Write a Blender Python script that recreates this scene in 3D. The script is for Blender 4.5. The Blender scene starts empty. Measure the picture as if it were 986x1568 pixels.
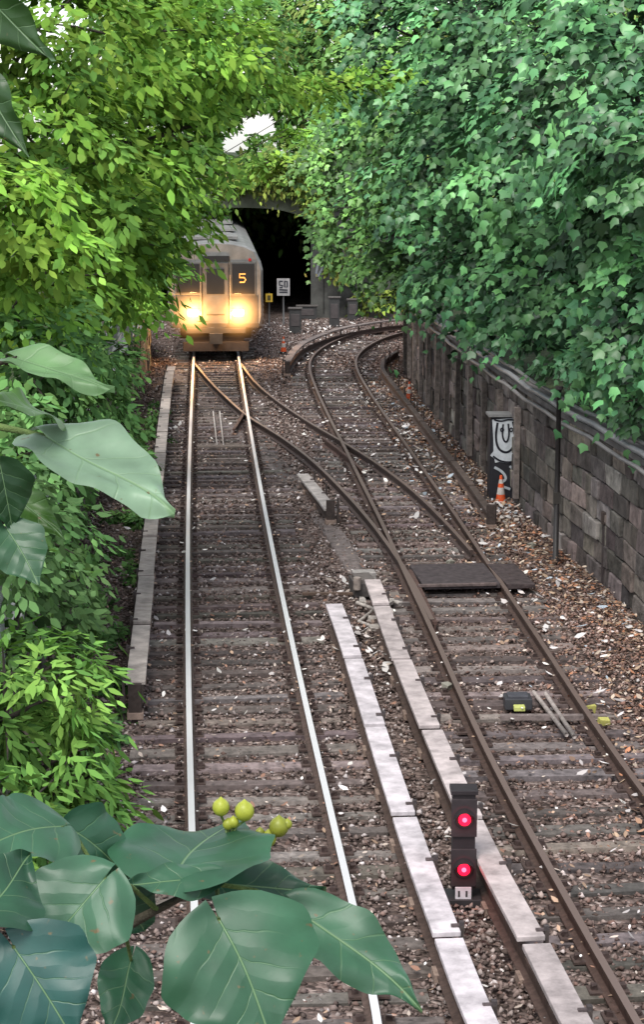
import bpy, math, random
import numpy as np
from mathutils import Vector, Matrix
random.seed(7); rng=np.random.default_rng(11)
D=bpy.data; C=bpy.context
# ---------------------------------------------------------------- camera / survey model
FPX=3000.0; HC=6.8; TH=math.radians(10.74); ct,st=math.cos(TH),math.sin(TH)
def P(u,v,z=0.0):
    x=u-493; y=v-784; t=(HC-z)/(y*ct+FPX*st)
    return np.array([x*t,(FPX*ct-y*st)*t,z])
def W(u,v,Y):
    x=u-493; y=v-784; t=Y/(FPX*ct-y*st)
    return np.array([x*t,Y,HC-(y*ct+FPX*st)*t])
sc=C.scene
cam=D.cameras.new("camera"); cam.sensor_fit='VERTICAL'; cam.sensor_height=24; cam.lens=24*FPX/1568
cam.clip_start=0.05; cam.clip_end=2000
co=D.objects.new("camera",cam); co.location=(0,0,HC); co.rotation_euler=(math.pi/2-TH,0,0)
sc.collection.objects.link(co); sc.camera=co
sc.view_settings.view_transform='Standard'; sc.view_settings.look='None'; sc.view_settings.exposure=0
# ---------------------------------------------------------------- light
SE,SR=math.radians(58),math.radians(-155)
w=D.worlds.new("World"); sc.world=w; w.use_nodes=True
nt=w.node_tree; bg=nt.nodes['Background']; sky=nt.nodes.new('ShaderNodeTexSky'); sky.sky_type='NISHITA'
sky.sun_disc=False; sky.sun_elevation=SE; sky.sun_rotation=SR; sky.dust_density=1.0; sky.air_density=1.0
hs=nt.nodes.new('ShaderNodeHueSaturation'); hs.inputs['Saturation'].default_value=.32; hs.inputs['Value'].default_value=2.1
nt.links.new(sky.outputs[0],hs.inputs['Color']); nt.links.new(hs.outputs[0],bg.inputs[0]); bg.inputs[1].default_value=0.15
sl=D.lights.new("sun",'SUN'); sl.energy=3.7; sl.angle=math.radians(28); sl.color=(1,0.97,0.91)
so=D.objects.new("sun",sl); sc.collection.objects.link(so)
sd=Vector((math.sin(SR)*math.cos(SE),math.cos(SR)*math.cos(SE),math.sin(SE)))
so.rotation_euler=sd.to_track_quat('Z','Y').to_euler()
# ---------------------------------------------------------------- materials
def newmat(name):
    m=D.materials.new(name); m.use_nodes=True
    return m,m.node_tree,m.node_tree.nodes['Principled BSDF']
def mat_attr(name,rough=0.8,metal=0,spec=0.3,nscale=12,namt=0.5,bump=0.3,bdist=0.02,tint=(1,1,1)):
    m,t,b=newmat(name); N=t.nodes; L=t.links
    a=N.new('ShaderNodeAttribute'); a.attribute_name='Col'
    tc=N.new('ShaderNodeTexCoord'); n=N.new('ShaderNodeTexNoise'); n.inputs['Scale'].default_value=nscale
    n.inputs['Detail'].default_value=6; n.inputs['Roughness'].default_value=0.65
    L.new(tc.outputs['Object'],n.inputs['Vector'])
    mr=N.new('ShaderNodeMapRange'); mr.inputs[1].default_value=0.3; mr.inputs[2].default_value=0.7
    mr.inputs[3].default_value=1-namt; mr.inputs[4].default_value=1+namt*0.6
    L.new(n.outputs['Fac'],mr.inputs[0])
    mx=N.new('ShaderNodeVectorMath'); mx.operation='SCALE'
    L.new(a.outputs['Color'],mx.inputs[0]); L.new(mr.outputs[0],mx.inputs['Scale'])
    L.new(mx.outputs[0],b.inputs['Base Color'])
    if bump:
        bp=N.new('ShaderNodeBump'); bp.inputs['Strength'].default_value=bump; bp.inputs['Distance'].default_value=bdist
        L.new(n.outputs['Fac'],bp.inputs['Height']); L.new(bp.outputs[0],b.inputs['Normal'])
    b.inputs['Roughness'].default_value=rough; b.inputs['Metallic'].default_value=metal
    b.inputs['Specular IOR Level'].default_value=spec
    return m
def mat_simple(name):
    m=D.materials.new(name); m.use_nodes=True; t=m.node_tree; t.nodes.clear(); N=t.nodes; L=t.links
    o=N.new('ShaderNodeOutputMaterial'); a=N.new('ShaderNodeAttribute'); a.attribute_name='Col'; d=N.new('ShaderNodeBsdfDiffuse')
    L.new(a.outputs['Color'],d.inputs[0]); L.new(d.outputs[0],o.inputs[0]); return m
def mat_leaf(name,rough=0.42,trans=0.35,gl=.06):
    m=D.materials.new(name); m.use_nodes=True; t=m.node_tree; t.nodes.clear(); N=t.nodes; L=t.links
    o=N.new('ShaderNodeOutputMaterial'); a=N.new('ShaderNodeAttribute'); a.attribute_name='Col'; d=N.new('ShaderNodeBsdfDiffuse'); L.new(a.outputs['Color'],d.inputs[0])
    last=d
    if trans:
        tr=N.new('ShaderNodeBsdfTranslucent'); g=N.new('ShaderNodeMix'); g.data_type='RGBA'; g.blend_type='MULTIPLY'
        g.inputs[0].default_value=1; L.new(a.outputs['Color'],g.inputs[6]); g.inputs[7].default_value=(1.5,1.6,0.8,1)
        L.new(g.outputs[2],tr.inputs[0])
        mx=N.new('ShaderNodeMixShader'); mx.inputs[0].default_value=trans
        L.new(d.outputs[0],mx.inputs[1]); L.new(tr.outputs[0],mx.inputs[2]); last=mx
    if gl:
        gs=N.new('ShaderNodeBsdfGlossy'); gs.inputs['Roughness'].default_value=rough
        m2=N.new('ShaderNodeMixShader'); m2.inputs[0].default_value=gl; L.new(last.outputs[0],m2.inputs[1]); L.new(gs.outputs[0],m2.inputs[2]); last=m2
    L.new(last.outputs[0],o.inputs[0]); return m
def mat_plain(name,col,rough=0.6,metal=0,emit=None,es=0):
    m,t,b=newmat(name); b.inputs['Base Color'].default_value=(*col,1); b.inputs['Roughness'].default_value=rough
    b.inputs['Metallic'].default_value=metal
    N=t.nodes;L=t.links; n=N.new('ShaderNodeTexNoise'); n.inputs['Scale'].default_value=25; n.inputs['Detail'].default_value=4
    mr=N.new('ShaderNodeMapRange'); mr.inputs[3].default_value=max(0.05,rough-0.12); mr.inputs[4].default_value=min(1,rough+0.12)
    L.new(n.outputs['Fac'],mr.inputs[0]); L.new(mr.outputs[0],b.inputs['Roughness'])
    if emit: b.inputs['Emission Color'].default_value=(*emit,1); b.inputs['Emission Strength'].default_value=es
    return m
def mat_ballast():
    m,t,b=newmat("ballast_ground"); N=t.nodes; L=t.links
    tc=N.new('ShaderNodeTexCoord')
    v=N.new('ShaderNodeTexVoronoi'); v.inputs['Scale'].default_value=17; L.new(tc.outputs['Object'],v.inputs['Vector'])
    cr=N.new('ShaderNodeValToRGB'); e=cr.color_ramp.elements
    e[0].color=(0.055,0.041,0.035,1); e[1].color=(0.36,0.29,0.26,1); e[1].position=1
    k=e.new(0.5); k.color=(0.14,0.103,0.09,1); k=e.new(0.8); k.color=(0.21,0.155,0.138,1)
    s=N.new('ShaderNodeSeparateColor'); L.new(v.outputs['Color'],s.inputs[0]); L.new(s.outputs[0],cr.inputs[0])
    n=N.new('ShaderNodeTexNoise'); n.inputs['Scale'].default_value=0.7; n.inputs['Detail'].default_value=5; L.new(tc.outputs['Object'],n.inputs['Vector'])
    mr=N.new('ShaderNodeMapRange'); mr.inputs[1].default_value=.3; mr.inputs[2].default_value=.7; mr.inputs[3].default_value=.6; mr.inputs[4].default_value=1.25
    L.new(n.outputs['Fac'],mr.inputs[0])
    mx=N.new('ShaderNodeVectorMath'); mx.operation='SCALE'; L.new(cr.outputs[0],mx.inputs[0]); L.new(mr.outputs[0],mx.inputs['Scale'])
    L.new(mx.outputs[0],b.inputs['Base Color'])
    bp=N.new('ShaderNodeBump'); bp.inputs['Strength'].default_value=1; bp.inputs['Distance'].default_value=0.05; bp.invert=True
    L.new(v.outputs['Distance'],bp.inputs['Height']); L.new(bp.outputs[0],b.inputs['Normal'])
    b.inputs['Roughness'].default_value=.9; b.inputs['Specular IOR Level'].default_value=.15
    return m
M={}
M['ballast']=mat_ballast()
M['stone']=mat_simple('ballast_stone')
M['wood']=mat_attr('weathered_timber',.8,nscale=9,namt=.6,bump=.5)
M['wall']=mat_attr('rough_stonework',.85,nscale=4,namt=.65,bump=.8,bdist=.05)
M['conc']=mat_attr('stained_concrete',.85,nscale=1.4,namt=.6,bump=.3)
M['steel']=mat_plain('polished_rail_head',(.78,.77,.77),.45,.5)
M['rust']=mat_attr('rusty_steel',.65,metal=.2,nscale=14,namt=.45,bump=.3)
M['board']=mat_attr('painted_cover_board',.65,nscale=4.5,namt=.45,bump=.2)
M['paint']=mat_attr('painted_metal',.5,nscale=6,namt=.25,bump=.1)
M['soil']=mat_attr('leafy_soil',.95,nscale=3,namt=.6,bump=1,bdist=.1)
M['bark']=mat_attr('bark',.9,nscale=14,namt=.5,bump=.8,bdist=.03)
M['leafR']=mat_leaf('maple_leaf',.45,0,.05)
M['leafL']=mat_leaf('sunlit_leaf',.45,.25,0)
M['leafD']=mat_leaf('woodland_leaf',.45,0,0)
M['dead']=mat_simple('fallen_leaf')
# ---------------------------------------------------------------- mesh helpers
def link(o,parent=None):
    sc.collection.objects.link(o)
    if parent is not None: o.parent=parent
    return o
def empty(name,loc=(0,0,0)):
    o=D.objects.new(name,None); o.location=loc; o.empty_display_size=.3; sc.collection.objects.link(o); return o
def mesh_np(name,V,F,mat,col=None,parent=None,smooth=False):
    me=D.meshes.new(name); V=np.asarray(V,dtype=np.float32); F=np.asarray(F,dtype=np.int32); k=F.shape[1]
    me.vertices.add(len(V)); me.vertices.foreach_set('co',V.ravel())
    me.loops.add(F.size); me.loops.foreach_set('vertex_index',F.ravel())
    me.polygons.add(len(F)); me.polygons.foreach_set('loop_start',np.arange(0,F.size,k,dtype=np.int32))
    if col is not None:
        ca=me.color_attributes.new('Col','FLOAT_COLOR','POINT'); c=np.ones((len(V),4),dtype=np.float32); c[:,:3]=col
        ca.data.foreach_set('color',c.ravel())
    me.update(calc_edges=True); me.materials.append(mat)
    if smooth: me.polygons.foreach_set('use_smooth',np.ones(len(F),dtype=bool))
    return link(D.objects.new(name,me),parent)
class MB:
    def __init__(s): s.v=[];s.f=[];s.c=[];s.m=[];s.sm=[]
    def add(s,V,F,col,mi=0,smooth=False):
        o=len(s.v); s.v+= [tuple(map(float,p)) for p in V]
        s.f+=[tuple(i+o for i in f) for f in F]; s.c+=[tuple(col)]*len(V); s.m+=[mi]*len(F); s.sm+=[smooth]*len(F)
    def box(s,c,d,col=(.5,.5,.5),yaw=0,mi=0,jit=0,rx=0,ry=0):
        hx,hy,hz=d[0]/2,d[1]/2,d[2]/2
        R=Matrix.Rotation(yaw,3,'Z')@Matrix.Rotation(rx,3,'X')@Matrix.Rotation(ry,3,'Y')
        V=[]
        for x,y,z in [(-1,-1,-1),(1,-1,-1),(1,1,-1),(-1,1,-1),(-1,-1,1),(1,-1,1),(1,1,1),(-1,1,1)]:
            q=Vector((x*hx+random.uniform(-jit,jit),y*hy+random.uniform(-jit,jit),z*hz+random.uniform(-jit,jit)))
            q=R@q; V.append((q.x+c[0],q.y+c[1],q.z+c[2]))
        s.add(V,[(0,3,2,1),(4,5,6,7),(0,1,5,4),(1,2,6,5),(2,3,7,6),(3,0,4,7)],col,mi)
    def sweep(s,path,prof,col,mi=0,closed=True,caps=True,topmi=None,toprange=None,smooth=False):
        path=np.asarray(path,float); n=len(path); T=np.gradient(path,axis=0); T[:,2]=0; T/=np.linalg.norm(T,axis=1)[:,None]
        Nn=np.stack([T[:,1],-T[:,0],np.zeros(n)],1)
        V=[]; k=len(prof)
        for i in range(n):
            for (x,z) in prof: V.append(path[i]+Nn[i]*x+np.array([0,0,z]))
        F=[];o=len(s.v)
        for i in range(n-1):
            for j in range(k if closed else k-1):
                a=i*k+j;b=i*k+(j+1)%k; F.append((a,b,b+k,a+k))
        if caps: F.append(tuple(range(k))[::-1]); F.append(tuple((n-1)*k+j for j in range(k)))
        s.add(V,F,col,mi,smooth)
        if topmi is not None:
            base=len(s.m)-len(F)
            for i in range(n-1): s.m[base+i*k+toprange]=topmi
    def tube(s,pts,rad,col,mi=0,n=8):
        pts=[Vector(p) for p in pts]; V=[];F=[]
        if not hasattr(rad,'__len__'): rad=[rad]*len(pts)
        for i,p in enumerate(pts):
            t=(pts[min(i+1,len(pts)-1)]-pts[max(i-1,0)]).normalized()
            a=t.orthogonal().normalized() if abs(t.z)>.9 else t.cross(Vector((0,0,1))).normalized()
            b=t.cross(a)
            for j in range(n):
                an=2*math.pi*j/n; V.append(p+(a*math.cos(an)+b*math.sin(an))*rad[i])
        for i in range(len(pts)-1):
            for j in range(n):
                F.append((i*n+j,i*n+(j+1)%n,(i+1)*n+(j+1)%n,(i+1)*n+j))
        F.append(tuple(range(n))); F.append(tuple((len(pts)-1)*n+j for j in range(n))[::-1])
        s.add(V,F,col,mi,True)
    def cyl(s,c,r,h,col,axis='Z',mi=0,n=16,r2=None):
        r2=r if r2 is None else r2
        V=[]
        for k,(rr,zz) in enumerate([(r,0),(r2,h)]):
            for j in range(n):
                a=2*math.pi*j/n; q=(rr*math.cos(a),rr*math.sin(a),zz)
                if axis=='Y': q=(q[0],q[2],q[1])
                V.append((q[0]+c[0],q[1]+c[1],q[2]+c[2]))
        F=[(j,(j+1)%n,n+(j+1)%n,n+j) for j in range(n)]+[tuple(range(n))[::-1],tuple(range(n,2*n))]
        s.add(V,F,col,mi,False)
    def ribbon(s,pts,wd,org,ax,up,off,col,mi=0):
        p=np.asarray(pts,float); T=np.gradient(p,axis=0); T/=(np.linalg.norm(T,axis=1)[:,None]+1e-9); Nn=np.stack([-T[:,1],T[:,0]],1)
        org=np.asarray(org,float);ax=np.asarray(ax,float);up=np.asarray(up,float);nn=np.cross(ax,up)
        V=[]
        for i in range(len(p)):
            for sg in (-1,1):
                q=p[i]+Nn[i]*wd/2*sg; V.append(org+ax*q[0]+up*q[1]+nn*off)
        F=[(2*i,2*i+1,2*i+3,2*i+2) for i in range(len(p)-1)]; s.add(V,F,col,mi)
    def build(s,name,mats,parent=None,bevel=0):
        me=D.meshes.new(name); me.from_pydata(s.v,[],s.f)
        ca=me.color_attributes.new('Col','FLOAT_COLOR','POINT')
        c=np.ones((len(s.v),4),dtype=np.float32); c[:,:3]=np.array(s.c); ca.data.foreach_set('color',c.ravel())
        for m in mats: me.materials.append(m)
        me.polygons.foreach_set('material_index',np.array(s.m,dtype=np.int32)); me.polygons.foreach_set('use_smooth',np.array(s.sm,dtype=bool))
        me.update(); o=link(D.objects.new(name,me),parent)
        if bevel: b=o.modifiers.new('bevel','BEVEL'); b.width=bevel; b.segments=2; b.limit_method='ANGLE'
        return o
def spline(pts,step=0.4):
    p=np.asarray(pts,float); p=np.vstack([2*p[0]-p[1],p,2*p[-1]-p[-2]]); out=[]
    for i in range(1,len(p)-2):
        n=max(2,int(np.linalg.norm(p[i+1]-p[i])/step))
        for t in np.arange(n)/n:
            a,b,c,d=p[i-1],p[i],p[i+1],p[i+2]
            out.append(.5*((2*b)+(-a+c)*t+(2*a-5*b+4*c-d)*t*t+(-a+3*b-3*c+d)*t**3))
    out.append(p[-2]); q=np.array(out)
    for _ in range(6): q[1:-1]=.25*q[:-2]+.5*q[1:-1]+.25*q[2:]
    return q
def resample(q,step):
    s=np.concatenate([[0],np.cumsum(np.linalg.norm(np.diff(q,axis=0),axis=1))]); ss=np.arange(0,s[-1],step)
    return np.stack([np.interp(ss,s,q[:,i]) for i in range(3)],1)
def offset(q,d):
    T=np.gradient(q,axis=0); T[:,2]=0; T/=np.linalg.norm(T,axis=1)[:,None]
    return q+np.stack([T[:,1],-T[:,0],0*T[:,0]],1)*d
def curve2(f,n=24,a=0,b=1): return [f(a+(b-a)*i/(n-1)) for i in range(n)]
# ---------------------------------------------------------------- alignment of the two tracks
aL=[P(*p) for p in [(308,1568),(296,1400),(289,1245),(287,1000),(289,850),(292,640),(294,570),(297,545)]]
aY=np.array([p[1] for p in aL]); aX=np.array([p[0] for p in aL]); cf=np.polyfit(aY,aX,3)
Ys=np.arange(8,64,.5); Xs=np.polyval(cf,Ys); Xs[Ys<13]=Xs[Ys>=13][0]+(Ys[Ys<13]-13)*0.10
sl_=(np.polyval(cf,62)-np.polyval(cf,56))/6
Yf=np.arange(64,112,.5); Xf=Xs[-1]+(Yf-Ys[-1])*sl_
railAL=np.stack([np.r_[Xs,Xf],np.r_[Ys,Yf],np.zeros(len(Ys)+len(Yf))],1)
for _ in range(20): railAL[1:-1]=.25*railAL[:-2]+.5*railAL[1:-1]+.25*railAL[2:]
G=1.435
cenA=offset(railAL,G/2); railAR=offset(railAL,G)
bpts=[(1075,1740),(975,1560),(900,1432),(830,1305),(772,1200),(718,1090),(678,1000),(655,950),(622,880),(585,800),(555,740),(528,685),(505,640),(485,597),(474,565),(477,547),(494,531),(530,514),(575,503),(630,496),(720,489),(860,482)]
railBL=spline([P(*p) for p in bpts],.5); cenB=offset(railBL,G/2); railBR=offset(railBL,G)
RAIL=[(-.07,-.17),(.07,-.17),(.07,-.155),(.012,-.135),(.012,-.05),(.034,-.04),(.034,0),(-.034,0),(-.034,-.04),(-.012,-.05),(-.012,-.135),(-.07,-.155)]
def track(name,cen,rails,topmat,railcol,tiecol,spacing=.56):
    e=empty(name)
    mb=MB()
    for r in rails: mb.sweep(r,RAIL,railcol,0,topmi=1,toprange=6)
    mb.build('rails',[M['rust'],topmat],e)
    t=MB(); q=resample(cen,spacing); T=np.gradient(q,axis=0)
    pl=MB()
    for i in range(len(q)):
        yaw=math.atan2(T[i,1],T[i,0])-math.pi/2; k=random.uniform(.45,1.4)
        L=2.6; c=q[i]; jy=random.uniform(-.06,.06)
        t.box((c[0]+random.uniform(-.1,.1),c[1]+jy,-.260+random.uniform(-.016,.01)),(L+random.uniform(-.15,.12),random.uniform(.18,.25),.17),
              [tiecol[j]*k*random.uniform(.93,1.07) for j in range(3)],yaw+random.uniform(-.025,.025),jit=.018)
        for sgn in (-1,1):
            n=np.array([math.cos(yaw),math.sin(yaw)])
            cx,cy=c[0]+n[0]*G/2*sgn,c[1]+jy+n[1]*G/2*sgn
            pl.box((cx,cy,-.162),(.34,.17,.022),(.08,.055,.048),yaw)
            for s2 in (-.12,.12): pl.box((cx+n[0]*s2,cy+n[1]*s2,-.135),(.055,.055,.055),(.06,.04,.036),yaw,jit=.008)
    t.build('ties',[M['wood']],e); pl.build('tie_plates',[M['rust']],e)
    return e
M['rusttop']=mat_plain('worn_rail_head',(.20,.145,.125),.5,.5)
tieA=(.165,.135,.126)
track('railway_track',cenA,[railAL,railAR],M['steel'],(.10,.068,.058),tieA)
track('railway_track',cenB,[railBL,railBR],M['rusttop'],(.075,.046,.037),(.160,.131,.124))
# crossover
xo=empty('railway_crossover'); mb=MB()
x1=spline([P(*p) for p in [(298,556),(318,580),(345,607),(381,638),(430,668),(480,706),(530,755),(572,803),(612,858),(640,905),(662,948)]],.4)
x2=spline([P(*p) for p in [(369,556),(388,582),(420,610),(470,644),(520,673),(575,707),(632,750),(682,798),(722,842)]],.4)
for r in (x1,x2):
    r=r.copy(); r[:,2]=-.004; mb.sweep(r,RAIL,(.07,.048,.042),0,topmi=1,toprange=6)
for pts in [[(352,655),(362,640),(372,622)],[(500,668),(530,690),(560,716)],[(636,870),(655,905),(676,950)]]:
    g=spline([P(*p) for p in pts],.3); g[:,2]=-.02; mb.sweep(offset(g,.09),RAIL,(.1,.06,.05))
mb.build('switch_rails',[M['rust'],M['rusttop']],xo)
t=MB()
cx=resample(offset(x1,.72),.56); Tt=np.gradient(cx,axis=0)
for i in range(3,len(cx)-4):
    yaw=(math.atan2(Tt[i,1],Tt[i,0])-math.pi/2)*.5; k=random.uniform(.6,1.2)
    t.box((cx[i,0],cx[i,1]+.28,-.268),(3.0,.22,.16),[c*k for c in tieA],yaw,jit=.012)
t.build('switch_ties',[M['wood']],xo)
mb=MB()
for (a,b) in [((326,630),(332,682)),((336,630),(342,682))]:
    q=[P(*a,-.13),P(*b,-.13)]; mb.tube(q,.02,(.5,.45,.42))
mb.box(P(340,683,-.14),(1.3,.08,.05),(.3,.25,.22)); mb.build('throw_rod',[M['rust']],xo)
# ---------------------------------------------------------------- third rails
def thirdrail(name,pts,col=(.62,.56,.54),side=1,z=.30,wd=.24):
    e=empty(name); q=spline([P(*p,z) for p in pts],.25)
    b=MB(); s=resample(q,.15); seg=int(3.0/.15); i=0
    while i<len(s)-2:
        j=min(i+seg,len(s)); k=random.uniform(.75,1.08)
        pth=s[i:j].copy(); pth[:,2]+=random.uniform(-.012,.012)
        pth[:,0]+=random.uniform(-.01,.01)
        prof=[(-wd/2,-.05),(wd/2,-.05),(wd/2,0),(-wd/2,0)]
        if len(pth)>2: b.sweep(pth,prof,[c*k for c in col])
        i=j
    b.build('cover_boards',[M['board']],e,.008)
    r=MB(); rr=q.copy(); rr[:,2]=0.06
    r.sweep(rr,[(a*1.1,c) for a,c in RAIL],(.09,.06,.05))
    s=resample(q,1.55); T=np.gradient(s,axis=0)
    for i in range(len(s)):
        yaw=math.atan2(T[i,1],T[i,0])-math.pi/2; n=np.array([math.cos(yaw),math.sin(yaw),0])
        c=s[i]
        o=c+n*side*(wd/2+.02); r.box((o[0],o[1],.06),(.035,.06,.5),(.07,.055,.05),yaw)
        r.box((c[0]+n[0]*side*.095,c[1]+n[1]*side*.095,z+.012),(.09,.035,.018),(.09,.07,.07),yaw)
        r.box((o[0],o[1],z+.02),(.04,.05,.05),(.06,.05,.05),yaw)
        r.box((c[0],c[1],-.13),(.2,.2,.08),(.3,.22,.18),yaw)
    c=s[0]; r.box((c[0],c[1]-.02,.02),(.16,.1,.5),(.06,.045,.04))
    r.build('third_rail_steel',[M['rust']],e); return e
thirdrail('third_rail',[(206,1042),(214,970),(222,895),(233,790),(246,680),(257,582),(262,560)],(.46,.40,.365),-1)
thirdrail('third_rail',[(800,1690),(728,1540),(690,1440),(648,1330),(608,1215),(574,1110),(545,1020),(523,955),(509,920)],(.54,.49,.505),1)
thirdrail('third_rail',[(960,1700),(885,1568),(820,1440),(752,1315),(696,1195),(650,1090),(613,1000),(585,925),(570,885)],(.43,.37,.36),1)
thirdrail('third_rail',[(506,778),(490,757),(474,738),(462,724)],(.40,.36,.34),1,z=.12,wd=.24)
thirdrail('third_rail',[(440,552),(455,531),(480,516),(520,503),(570,493),(625,487),(720,480)],(.22,.18,.165),-1)
thirdrail('third_rail',[(752,785),(722,742),(690,700),(655,655),(622,612),(596,580),(585,562),(590,548),(610,536)],(.10,.075,.065),1,wd=.13,z=.12)
# ---------------------------------------------------------------- ground & walls
gx=np.array([[-400,-60,-.22],[400,-60,-.22],[400,600,-.22],[-400,600,-.22]])
mesh_np('ground',gx,[[0,1,2,3]],M['ballast'])
rw=spline([P(*p,-.22) for p in [(1300,1400),(1100,1085),(985,952),(920,892),(850,834),(760,742),(700,676),(645,608),(625,565)]]+[np.array([3.4,66,-.22]),np.array([5.5,71.5,-.22]),np.array([10,75,-.22]),np.array([22,78,-.22])],.5)
lw=spline([np.array([-3.6,4,-.22])]+[P(*p,-.22) for p in [(-60,1400),(40,1100),(95,900),(140,765),(178,665),(205,600),(228,550)]]+[np.array([-7.2,72,-.22]),np.array([-8,80,-.22])],.5)
def stonewall(name,path,h,side,col,var,rows,post=None,blockw=(.3,1.0)):
    e=empty(name); n=MB()
    back=offset(path,side*.2)
    n.sweep(back,[(-.15,0),(.15,0),(.15,h),(-.15,h)],(.075,.062,.055)); 
    q=resample(path,.05); L=len(q)*.05; T=np.gradient(q,axis=0); rh=h/rows
    for r in range(rows):
        s=random.uniform(0,.3)
        while s<L-1:
            wd=random.uniform(*blockw); i=min(int((s+wd/2)/.05),len(q)-1); yaw=math.atan2(T[i,1],T[i,0])-math.pi/2
            nx=np.array([math.cos(yaw),math.sin(yaw)]); off=side*.09-side*random.uniform(-.02,.04)
            k=random.choice([.5,.65,.8,.95,1.1,1.5])*(1+.25*math.sin(s*.9+r*.4)); cc=[min(.5,col[j]*k*random.uniform(1-var,1+var)) for j in range(3)]
            n.box((q[i,0]+nx[0]*off,q[i,1]+nx[1]*off,-.22+(r+.5)*rh),(.26,wd-.018,rh-.018),cc,yaw+random.uniform(-.03,.03),jit=.02,rx=random.uniform(-.015,.015))
            s+=wd
    n.build('stone_courses',[M['wall']],e,.018)
    cp=MB(); pth=offset(path,side*.12)
    cp.sweep(pth,[(-.2,h+.002),(.2,h+.002),(.2,h+.1),(-.2,h+.1)],(.16,.145,.14)); cp.build('coping',[M['conc']],e)
    if post:
        p=MB(); s=resample(offset(path,-side*.13),post); T2=np.gradient(s,axis=0)
        for i in range(len(s)):
            if s[i,1]<36: continue
            yaw=math.atan2(T2[i,1],T2[i,0])-math.pi/2; k=random.uniform(.7,1.9)
            p.box((s[i,0],s[i,1],h/2-.25),(.1,.16,h-.1+random.uniform(-.5,.1)),[.12*k,.10*k,.09*k],yaw,jit=.01)
        p.build('soldier_posts',[M['wood']],e)
    return e
wr=stonewall('retaining_wall',rw,2.35,1,(.16,.135,.122),.06,7,post=2.0)
wl=stonewall('retaining_wall',lw,1.7,-1,(.15,.14,.12),.06,5)
pm=MB()
for o,z,r,c in [(-.12,2.32,.05,(.24,.24,.25)),(-.02,2.42,.035,(.16,.16,.16)),(-.2,2.12,.035,(.2,.19,.19))]:
    p=offset(resample(rw,1.0),o); p=p[p[:,1]<70]; p[:,2]=z+np.sin(np.arange(len(p))*1.9)*.02; pm.tube(p,r,c)
pm.build('cable_conduits',[M['paint']])
def bank(name,path,side,offs,hs_,col):
    rings=[offset(path,side*o) for o in offs]; V=[];nr=len(path)
    for k,r in enumerate(rings):
        a=r.copy(); a[:,2]=hs_[k]; 
        if k>1: a[:,2]+=rng.normal(0,.12,nr)
        V.append(a)
    V=np.vstack(V);F=[]
    for k in range(len(rings)-1):
        for i in range(nr-1): F.append([k*nr+i,k*nr+i+1,(k+1)*nr+i+1,(k+1)*nr+i])
    return mesh_np(name,V,F,M['soil'],np.tile(col,(len(V),1)))
rs=resample(rw,2.0); rs=rs[rs[:,1]<77]; ls=resample(lw,2.0)
bank('embankment',rs,1,[.3,1.2,4,9,14],[2.1,2.2,3.6,5.2,5.6],(.035,.05,.02))
bank('embankment',ls,-1,[.3,1,4,10,40,120],[1.45,1.6,2.8,4.5,5.2,6],(.04,.06,.02))
# ---------------------------------------------------------------- tunnel portal
tp=empty('tunnel_portal'); n=MB(); YP=79.0; xl,xr,ztop=-7.7,-.45,4.05; CC=(.10,.10,.092)
n.box((xr+1.6,YP+.4,1.9),(3.2,.8,4.3),CC); n.box((xl-2.5,YP+.4,2.4),(5,.8,5.3),CC)
V=[];F=[];na=25; xm=(xl+xr)/2; hw=(xr-xl)/2
for i in range(na):
    x=xl+(xr-xl)*i/(na-1); za=ztop+.12-.55*abs((x-xm)/hw)**4
    for y in (YP-.1,YP+.8):
        V+= [(x,y,za),(x,y,5.25)]
for i in range(na-1):
    a=4*i; F+=[(a,a+4,a+5,a+1),(a+2,a+3,a+7,a+6),(a,a+2,a+6,a+4)]
n.add(V,F,(.14,.155,.11)); n.box((xr+1.65,YP+.33,4.66),(3.3,.9,1.18),(.14,.155,.11)); n.box((xl-1.5,YP+.33,4.9),(3,.9,.7),(.14,.155,.11))
n.box((xm+.2,YP+.3,5.35),(xr-xl+3.0,1.2,.2),(.2,.21,.16))
n.box((xr+8.5,YP+4.4,1.7),(14,.8,3.9),CC,-.35)
for k in range(5): n.box((xr+.5+k*.62,YP-.03,1.7),(.03,.08,3.4),(.06,.06,.055))
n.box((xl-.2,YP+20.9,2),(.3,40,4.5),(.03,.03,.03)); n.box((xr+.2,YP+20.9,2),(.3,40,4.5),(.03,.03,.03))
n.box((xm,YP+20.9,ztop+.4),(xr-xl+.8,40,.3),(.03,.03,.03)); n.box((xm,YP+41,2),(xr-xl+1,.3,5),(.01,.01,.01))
for (cx0,cz0,rx,rz,c) in [(.5,1.9,.28,.45,(.26,.28,.31)),(1.15,1.8,.3,.4,(.22,.24,.28)),(1.75,1.95,.22,.5,(.26,.26,.28)),(2.3,1.8,.28,.38,(.22,.23,.26))]:
    n.ribbon(curve2(lambda t:(cx0+rx*math.cos(t),cz0+rz*math.sin(t*1.3)),24,.3,5.6),.09,(xr,YP-.01,0),(1,0,0),(0,0,1),.004,c)
n.build('portal_walls',[M['conc']],tp)
V=[];F=[];ny,nx_=12,30
for j in range(ny):
    for i in range(nx_):
        X=-60+i*120/(nx_-1); Y=YP+.9+j*14
        z=5.0+ (0 if j<1 else min(j*.05,.4))+rng.normal(0,.1)
        if X>2.5: z=3.2+min(j,3)*.6
        if X>4 and Y<YP+6: Y=YP+8
        V.append((X,Y,z))
for j in range(ny-1):
    for i in range(nx_-1): a=j*nx_+i; F.append([a,a+1,a+nx_+1,a+nx_])
mesh_np('hillside',V,F,M['soil'],np.tile((.035,.05,.02),(len(V),1)))
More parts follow.
